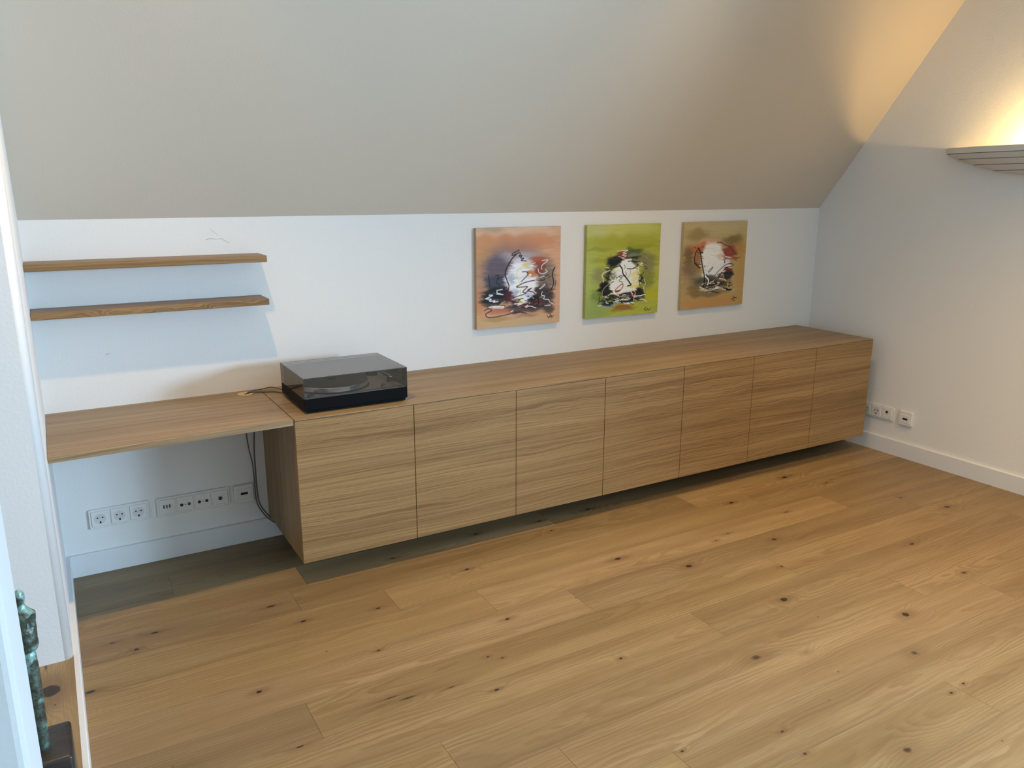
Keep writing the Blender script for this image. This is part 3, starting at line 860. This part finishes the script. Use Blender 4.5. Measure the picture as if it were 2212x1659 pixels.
K_, W_, Y_ = (18, 13, 16), (240, 238, 236), (214, 196, 70)
c1 = [(175, 205), (1290, 170), (1272, 1435), (185, 1535)]
img1 = paint(1, c1, (204, 152, 112), [
 (700, 230, 600, 70, (214, 176, 144), .9, 1.2), (700, 390, 560, 110, (203, 132, 88), .9, 1.0), (300, 620, 160, 260, (200, 140, 84), .8, 1.2), (400, 220, 130, 50, (170, 140, 105), .7, 1.2),
 (1240, 900, 80, 500, (212, 160, 122), .7, 1.2), (700, 1430, 600, 90, (200, 166, 118), .9, 1.2), (450, 1400, 160, 30, (165, 130, 70), .6, 1.2), (240, 1150, 90, 200, (196, 130, 84), .8, 1.2),
 (660, 800, 430, 380, (120, 100, 98), .75, .9), (720, 590, 270, 70, (176, 164, 168), .85, 1.0), (450, 760, 160, 190, (92, 80, 90), .9, .9), (430, 930, 130, 130, (58, 62, 72), .9, .9),
 (430, 1110, 170, 120, (16, 17, 22), 1, .6), (1090, 850, 130, 230, (116, 100, 86), .85, 1.0), (1090, 1130, 110, 150, (52, 42, 44), .95, .9), (1000, 625, 130, 45, (168, 74, 52), .9, .9), (1010, 730, 70, 80, (136, 56, 34), .9, .9),
 (770, 900, 210, 290, (242, 240, 243), 1, .4), (760, 1110, 130, 90, (240, 238, 240), 1, .6), (830, 690, 60, 40, (220, 196, 116), .9, .9), (915, 780, 65, 55, (192, 116, 66), .95, .8), (640, 850, 45, 75, (150, 150, 156), .7, 1.1), (665, 1050, 65, 70, (158, 158, 164), .75, 1.1), (860, 1085, 55, 40, (170, 168, 172), .6, 1.1),
 (590, 1110, 60, 90, (74, 22, 28), .95, .8), (700, 1180, 60, 50, (40, 24, 28), .9, .8), (930, 1120, 70, 40, (18, 16, 18), 1, .7), (890, 1195, 170, 50, (104, 36, 28), .95, .8), (1000, 1060, 40, 110, (40, 30, 30), .8, .9), (800, 1260, 330, 38, (62, 52, 54), .85, .9), (1130, 1255, 70, 45, (80, 64, 52), .8, 1), (470, 1300, 140, 36, (192, 112, 82), .85, 1), (830, 1335, 150, 26, (150, 100, 80), .6, 1.1), (730, 1160, 70, 22, (236, 214, 110), .8, .9)],
 [([(700, 545), (640, 610), (580, 720), (555, 800), (580, 890), (605, 960), (590, 1010), (575, 1030)], 13, K_), ([(740, 490), (660, 530), (650, 560), (735, 525), (755, 540), (740, 570), (775, 560), (760, 590), (800, 600), (765, 625), (835, 632)], 10, K_),
  ([(780, 775), (840, 775), (855, 810), (810, 860), (765, 905)], 9, K_), ([(940, 885), (830, 910), (740, 950), (705, 975), (780, 975), (850, 970), (790, 1030), (820, 1050), (900, 990), (850, 1020), (920, 1040), (945, 1060)], 10, (50, 18, 22)),
  ([(660, 1115), (740, 1090), (830, 1060)], 8, (60, 20, 24)), ([(1210, 715), (1185, 770), (1180, 830), (1195, 900), (1185, 960), (1155, 1015)], 13, K_), ([(1225, 890), (1210, 970)], 8, K_), ([(335, 820), (345, 900), (355, 975)], 8, K_),
  ([(430, 830), (470, 820), (450, 870), (500, 850), (530, 850)], 8, K_), ([(460, 870), (440, 920), (490, 950)], 8, K_), ([(285, 1285), (330, 1260), (380, 1280), (300, 1330), (330, 1375), (420, 1370), (540, 1345), (650, 1320), (740, 1305), (840, 1320)], 9, (40, 16, 16)),
  ([(860, 1150), (930, 1100), (1000, 1120), (980, 1160), (880, 1160)], 12, K_), ([(660, 1240), (760, 1200), (900, 1200), (980, 1160), (990, 1200), (900, 1240), (780, 1250)], 11, (30, 12, 14)),
  ([(345, 1080), (390, 1085), (330, 1115), (300, 1130), (370, 1135), (350, 1160), (420, 1155), (400, 1175), (460, 1165)], 11, W_), ([(445, 1020), (520, 1005)], 9, W_), ([(450, 1030), (450, 1052), (530, 1075), (440, 1065)], 9, W_),
  ([(345, 1240), (430, 1230), (530, 1232), (520, 1250), (400, 1245)], 11, W_), ([(1040, 625), (1120, 620), (1040, 690), (1040, 740)], 8, W_), ([(990, 735), (1000, 780), (1050, 800), (1110, 770), (1085, 745)], 8, W_), ([(1005, 1000), (1030, 985), (1060, 960), (1080, 935)], 10, W_),
  ([(1045, 1035), (1035, 1080), (1080, 1095), (1060, 1130), (1130, 1140), (1140, 1170), (1185, 1195)], 8, W_), ([(1080, 1220), (1150, 1215)], 8, W_), ([(830, 1245), (880, 1225), (960, 1250)], 9, W_), ([(680, 1195), (780, 1192), (720, 1212)], 12, W_), ([(1010, 850), (1075, 830)], 6, W_), ([(630, 1300), (660, 1285)], 9, W_),
  ([(790, 710), (730, 740), (700, 800), (720, 860), (745, 930), (755, 1030), (765, 1100), (750, 1170)], 6, Y_), ([(490, 1215), (510, 1190), (560, 1165)], 6, Y_),
  ([(1112, 1345), (1110, 1362), (1125, 1370)], 6, K_), ([(1140, 1322), (1150, 1345), (1125, 1385), (1165, 1345), (1160, 1368), (1178, 1358), (1200, 1350)], 6, K_), ([(1155, 1380), (1190, 1372)], 5, K_)],
 [(700, 1190, 380, 60, 46, 70, 8, [K_, (44, 20, 24), (90, 34, 28), (120, 110, 112), (70, 66, 70), W_]), (440, 1080, 130, 90, 16, 60, 8, [K_, (60, 60, 66), (40, 40, 48)]), (1080, 1000, 100, 200, 26, 50, 7, [(60, 48, 46), (150, 140, 130), K_, (110, 60, 44)]), (760, 900, 150, 240, 22, 60, 9, [(226, 226, 230), (250, 248, 250), (206, 206, 212)])])

c2 = [(198, 183), (1245, 148), (1193, 1418), (165, 1512)]
img2 = paint(2, c2, (172, 172, 66), [
 (700, 240, 600, 110, (196, 190, 104), .8, 1.2), (330, 260, 160, 90, (188, 186, 128), .7, 1.2), (700, 420, 560, 90, (160, 158, 48), .8, 1.2), (300, 1350, 200, 200, (140, 158, 86), .85, 1.2), (230, 900, 90, 400, (168, 182, 98), .7, 1.2), (1120, 1150, 110, 90, (182, 178, 40), .8, 1.2), (330, 520, 180, 26, (128, 132, 36), .5, 1.2), (380, 680, 140, 30, (140, 140, 40), .5, 1.2), (980, 460, 200, 40, (136, 138, 30), .6, 1.2),
 (980, 660, 170, 90, (116, 110, 72), .85, 1.1), (1070, 770, 90, 60, (128, 120, 92), .8, 1.1), (350, 900, 90, 110, (132, 130, 84), .8, 1.2), (860, 545, 130, 46, (58, 72, 42), .85, 1.0), (1040, 930, 100, 130, (112, 116, 52), .7, 1.1), (320, 1180, 90, 80, (96, 118, 50), .6, 1.2),
 (510, 720, 45, 100, (48, 58, 36), .8, 1.1), (600, 685, 110, 75, (16, 18, 22), 1, .6), (690, 590, 75, 50, (132, 54, 32), .95, .8), (810, 640, 110, 36, (26, 26, 26), .95, .8), (840, 580, 70, 28, (122, 132, 126), .8, .9),
 (490, 900, 50, 110, (34, 36, 24), .85, .9), (690, 1220, 290, 80, (22, 24, 24), 1, .6), (900, 1140, 110, 90, (20, 20, 22), 1, .7), (450, 1080, 95, 100, (14, 15, 20), 1, .5), (530, 1290, 100, 34, (26, 30, 32), .9, .8),
 (720, 950, 205, 228, (238, 236, 228), 1, .35), (765, 740, 85, 95, (236, 234, 226), 1, .5), (880, 920, 60, 120, (224, 212, 150), .85, 1), (560, 880, 50, 50, (150, 150, 130), .7, 1.1), (860, 1045, 80, 24, (220, 204, 96), .9, .8), (880, 740, 40, 40, (110, 112, 80), .9, .9), (960, 940, 26, 60, (26, 24, 18), .95, .8),
 (845, 1170, 48, 42, (136, 26, 38), 1, .7), (640, 1200, 60, 24, (150, 120, 84), .8, .9), (700, 1150, 180, 22, (30, 28, 28), .9, .8), (630, 1250, 55, 15, (226, 226, 190), 1, .5), (755, 1230, 58, 15, (226, 224, 190), 1, .5), (760, 1305, 80, 16, (220, 230, 232), 1, .5), (600, 1300, 70, 18, (150, 176, 186), .8, .8), (520, 1240, 26, 20, (150, 150, 40), .9, .8), (690, 1365, 150, 36, (142, 82, 40), .85, 1), (470, 1325, 70, 16, (150, 160, 150), .8, .9)],
 [([(655, 745), (690, 800), (705, 870), (760, 940), (800, 1000), (815, 1025), (770, 1042)], 15, K_), ([(775, 690), (850, 685), (910, 710), (905, 750), (840, 795), (760, 795)], 9, K_), ([(650, 760), (560, 790), (500, 870), (490, 950)], 9, K_),
  ([(740, 835), (750, 880), (700, 900), (665, 890), (655, 915), (690, 920), (650, 965), (690, 990), (690, 1010)], 6, K_), ([(1000, 845), (960, 890), (930, 940), (945, 1040)], 9, K_), ([(985, 930), (1010, 1000), (1015, 1050)], 6, K_), ([(370, 1195), (365, 1260), (450, 1245)], 9, K_), ([(345, 1300), (370, 1260)], 6, K_),
  ([(720, 740), (735, 775), (715, 800)], 5, K_), ([(810, 800), (800, 880), (740, 960)], 4, (90, 90, 90)),
  ([(620, 548), (770, 532), (700, 570), (750, 575), (690, 605), (750, 610), (690, 650), (740, 660)], 7, W_), ([(520, 820), (440, 850), (405, 890), (420, 940), (425, 990)], 8, W_), ([(505, 960), (500, 1010), (440, 1070), (410, 1120), (405, 1190)], 6, (214, 206, 150)),
  ([(930, 760), (920, 810), (940, 860)], 7, W_), ([(910, 715), (985, 715), (940, 735), (980, 748)], 7, W_), ([(1000, 940), (1020, 1010), (1000, 1060), (1005, 1120), (1015, 1140)], 6, W_), ([(800, 1085), (860, 1110), (880, 1150), (870, 1180), (970, 1180), (870, 1200), (850, 1250)], 7, W_),
  ([(940, 1235), (1000, 1235), (1040, 1270)], 7, W_), ([(350, 1325), (400, 1320)], 8, W_), ([(490, 1180), (550, 1150), (640, 1170)], 7, W_), ([(640, 620), (690, 640)], 6, W_),
  ([(600, 1130), (595, 1100), (650, 1040), (700, 1015), (695, 1060), (650, 1115), (600, 1130)], 9, (146, 44, 62)), ([(600, 1120), (660, 1105)], 16, (140, 32, 50)),
  ([(1030, 1345), (1008, 1380), (1040, 1390), (1050, 1365), (1070, 1390), (1095, 1358)], 6, K_)],
 [(690, 1230, 280, 70, 60, 60, 8, [K_, (40, 46, 44), (150, 170, 176), (200, 196, 150), W_, (90, 50, 36), (120, 124, 40)]), (470, 1080, 80, 90, 14, 50, 8, [K_, (34, 36, 44)]), (540, 860, 90, 80, 16, 50, 7, [K_, W_, (120, 126, 96)]), (930, 700, 110, 120, 20, 60, 7, [(70, 76, 46), (150, 146, 90), K_]), (720, 930, 140, 190, 20, 60, 9, [(248, 246, 238), (224, 222, 212), (238, 226, 180)])])

c3 = [(208, 150), (1197, 125), (1110, 1418), (130, 1503)]
img3 = paint(3, c3, (184, 156, 104), [
 (700, 220, 560, 100, (188, 166, 116), .8, 1.2), (420, 330, 160, 70, (136, 110, 58), .65, 1.2), (600, 1400, 520, 110, (190, 136, 74), .85, 1.2), (1090, 900, 110, 420, (184, 140, 72), .8, 1.2), (1060, 560, 90, 90, (176, 124, 62), .7, 1.2), (230, 900, 80, 330, (164, 132, 92), .7, 1.2),
 (950, 430, 150, 70, (116, 92, 50), .85, 1.1), (620, 480, 220, 60, (206, 150, 120), .8, 1.1), (430, 530, 130, 60, (192, 102, 58), .9, 1.0), (280, 650, 70, 120, (112, 82, 46), .8, 1.1), (300, 860, 110, 120, (112, 92, 66), .75, 1.1), (420, 700, 60, 130, (150, 96, 60), .85, 1), (340, 1210, 90, 80, (112, 88, 44), .7, 1.1), (480, 1060, 170, 100, (96, 84, 62), .8, 1.1),
 (880, 630, 120, 110, (142, 58, 46), .95, .9), (640, 960, 190, 40, (150, 140, 120), .8, 1), (640, 720, 180, 230, (234, 226, 212), 1, .35), (600, 900, 110, 90, (232, 226, 214), 1, .5), (850, 800, 75, 75, (226, 218, 214), .95, .6), (740, 900, 80, 70, (228, 220, 210), .95, .6), (770, 670, 36, 36, (220, 190, 150), .8, 1),
 (900, 890, 60, 46, (112, 38, 24), .95, .8), (880, 965, 80, 60, (34, 36, 32), .95, .8), (560, 1030, 190, 56, (78, 74, 64), .9, .9), (690, 1110, 180, 62, (30, 28, 26), .95, .8), (480, 1120, 70, 50, (120, 112, 92), .8, 1), (780, 990, 40, 40, (120, 70, 46), .9, .9), (620, 1195, 170, 22, (216, 202, 168), .9, .8), (880, 1187, 52, 16, (18, 14, 14), 1, .5), (600, 1250, 260, 40, (116, 98, 66), .8, 1), (900, 1090, 60, 60, (130, 104, 60), .7, 1)],
 [([(425, 545), (380, 620), (360, 720), (375, 790), (440, 850)], 12, K_), ([(425, 545), (455, 620), (470, 740), (495, 880), (515, 1000), (505, 1150)], 15, K_), ([(360, 780), (440, 800), (480, 790)], 7, K_), ([(470, 610), (490, 620)], 12, K_), ([(510, 820), (525, 840)], 7, K_),
  ([(575, 920), (590, 890), (650, 840), (610, 900), (580, 920)], 7, K_), ([(670, 975), (760, 880), (860, 800), (950, 790), (960, 820), (830, 850)], 7, K_), ([(720, 455), (780, 460), (850, 500), (940, 540), (960, 590), (1030, 650)], 9, (52, 44, 34)), ([(735, 1010), (790, 920), (730, 990)], 10, K_),
  ([(835, 735), (835, 775)], 11, K_), ([(540, 950), (575, 1000), (590, 1060), (550, 1140)], 11, K_), ([(540, 1235), (600, 1215), (740, 1240)], 8, K_), ([(480, 1140), (500, 1170), (470, 1160)], 9, K_), ([(720, 960), (750, 945)], 10, K_),
  ([(530, 985), (580, 1040), (565, 1110)], 18, W_), ([(440, 1150), (500, 1175)], 13, (230, 220, 190)), ([(845, 680), (925, 690)], 11, W_), ([(750, 1020), (830, 1030), (850, 1050)], 9, W_), ([(660, 1190), (720, 1140), (690, 1165), (725, 1170)], 11, W_), ([(720, 1110), (745, 1095)], 9, W_), ([(800, 950), (825, 1010)], 12, (150, 140, 150)),
  ([(890, 1080), (875, 1130)], 14, (200, 162, 66)), ([(965, 1290), (985, 1322), (940, 1340), (1000, 1318), (1025, 1325)], 7, K_), ([(960, 1360), (990, 1358)], 9, K_)],
 [(680, 1120, 220, 70, 44, 60, 9, [K_, (60, 54, 46), (120, 108, 84), (220, 208, 180), (90, 40, 26)]), (900, 640, 110, 110, 20, 60, 8, [(150, 64, 50), (120, 44, 36), (176, 96, 66)]), (880, 930, 80, 80, 16, 50, 8, [K_, (110, 40, 26), (60, 56, 46)]), (620, 740, 130, 180, 18, 70, 10, [(240, 232, 220), (222, 212, 194)]), (420, 620, 70, 110, 12, 50, 8, [(170, 96, 60), (110, 66, 40)])])
canvas(1.8600, 2.3435, .8585, 1.3478, img1, (196, 168, 128), 'square abstract canvas in peach and orange with white centre')
canvas(2.5065, 2.9990, .8605, 1.3482, img2, (190, 190, 110), 'square abstract canvas in lime green with white centre')
canvas(3.1670, 3.6555, .8610, 1.3505, img3, (200, 178, 130), 'square abstract canvas in tan and ochre with white centre')

# ------------------------------------------------------------------ bronze figure on a dark wood block
sp = thing('sculpture', 'slender verdigris bronze figure on a dark wood block by the left edge', 'sculpture', (0, 0, 0))
td = NT('dark_block_wood')
dp = td.n('ShaderNodeNewGeometry').outputs['Position']
dx_, dy_, dz_ = td.sep(dp)
dn = td.noise(td.comb(td.m('MULTIPLY', dx_, 18.0), td.m('MULTIPLY', dy_, 160.0), td.m('MULTIPLY', dz_, 160.0)), 1.0, 3)
td.base(td.mix(dn, (0.012, 0.011, 0.011), (0.045, 0.037, 0.034)), 0.38)
td.bump(dn, 0.5, 0.002)
BZ = .2299
obj('block', box(-.150, -.0110, -1.525, -1.3700, HB, BZ, .009, 3), td.mat, sp, True)
for k, (ya, xa, xb) in enumerate(((-1.402, -.095, -.030), (-1.392, -.085, -.040))):
    bm = bmesh.new(); pv = []
    for i in range(9):
        x = xa + (xb - xa) * i / 8; ww = .0010 * math.sin(math.pi * (i + .3) / 8.6)
        yy = ya + .004 * math.sin(i * .9 + k)
        pv.append((bm.verts.new((x, yy - ww, BZ + .0003)), bm.verts.new((x, yy + ww, BZ + .0003))))
    for a, c in zip(pv[:-1], pv[1:]):
        bm.faces.new((a[0], c[0], c[1], a[1]))
    obj('split', bm, M_BLK, sp)
tv = NT('verdigris_bronze')
vp = tv.n('ShaderNodeNewGeometry').outputs['Position']
v1 = tv.noise(vp, 55.0, 4, 0.65); v2 = tv.noise(vp, 130.0, 3, 0.6); v3 = tv.noise(vp, 22.0, 2)
vc = tv.mix(tv.smooth(v1, 0.35, 0.65), (0.050, 0.060, 0.045), (0.105, 0.165, 0.135))
vc = tv.mix(tv.smooth(v3, 0.52, 0.62), vc, (0.27, 0.46, 0.43))
vc = tv.mix(tv.smooth(v2, 0.58, 0.7), vc, (0.10, 0.065, 0.04))
tv.base(vc, tv.m('MULTIPLY_ADD', v1, 0.5, 0.15), 0.45)
tv.bump(tv.m('ADD', v1, v2), 0.6, 0.003)
AX, AY = -.0725, -1.456
prof = [(.228, .0178), (.236, .0162), (.262, .0163), (.305, .0172), (.362, .0186), (.427, .0183), (.455, .0176), (.477, .0167), (.490, .0160)]
def fig_rings(prof, n, ey, amp, off=0.0):
    rings_ = []
    for z, r_ in prof:
        rr_ = []
        for i in range(n):
            a = 2 * math.pi * i / n
            nn = mnoise.noise(Vector((math.cos(a) * 2.2 + off, math.sin(a) * 2.2, z * 60)))
            q_ = r_ * (1 + amp * nn)
            rr_.append((AX + q_ * math.cos(a), AY + q_ * ey * math.sin(a), z))
        rings_.append(rr_)
    return rings_
obj('post', loft(fig_rings(prof, 20, 1.0, .05)), tv.mat, sp, True)
fp = [(.4855, .012), (.4885, .0165), (.491, .0206), (.497, .0241), (.509, .0250), (.523, .0246), (.537, .0241), (.5475, .0240), (.5576, .0240), (.565, .0258), (.572, .0278), (.5803, .0282), (.585, .0245), (.5893, .0206), (.594, .0165), (.5984, .0127), (.603, .0100), (.608, .0090), (.6158, .0105), (.622, .0114), (.629, .0115), (.634, .0105), (.6382, .0082), (.642, .0045), (.6438, .0015)]
def dens(p, k=3):
    o_ = []
    for (z0, r0), (z1, r1) in zip(p[:-1], p[1:]):
        for j in range(k):
            o_.append((z0 + (z1 - z0) * j / k, r0 + (r1 - r0) * j / k))
    return o_ + [p[-1]]
bm = loft(fig_rings(dens(fp), 32, .9, .13, 4.0))
for v in bm.verts:                      # hollow under the raised arm
    dz = (v.co.z - .562) / .016; da = math.atan2(v.co.y - AY, v.co.x - AX)
    g_ = math.exp(-dz * dz - ((da + .75 - dz * .18) / .30) ** 2)
    v.co.x -= (v.co.x - AX) * .62 * g_; v.co.y -= (v.co.y - AY) * .62 * g_
obj('figure', bm, tv.mat, sp, True)
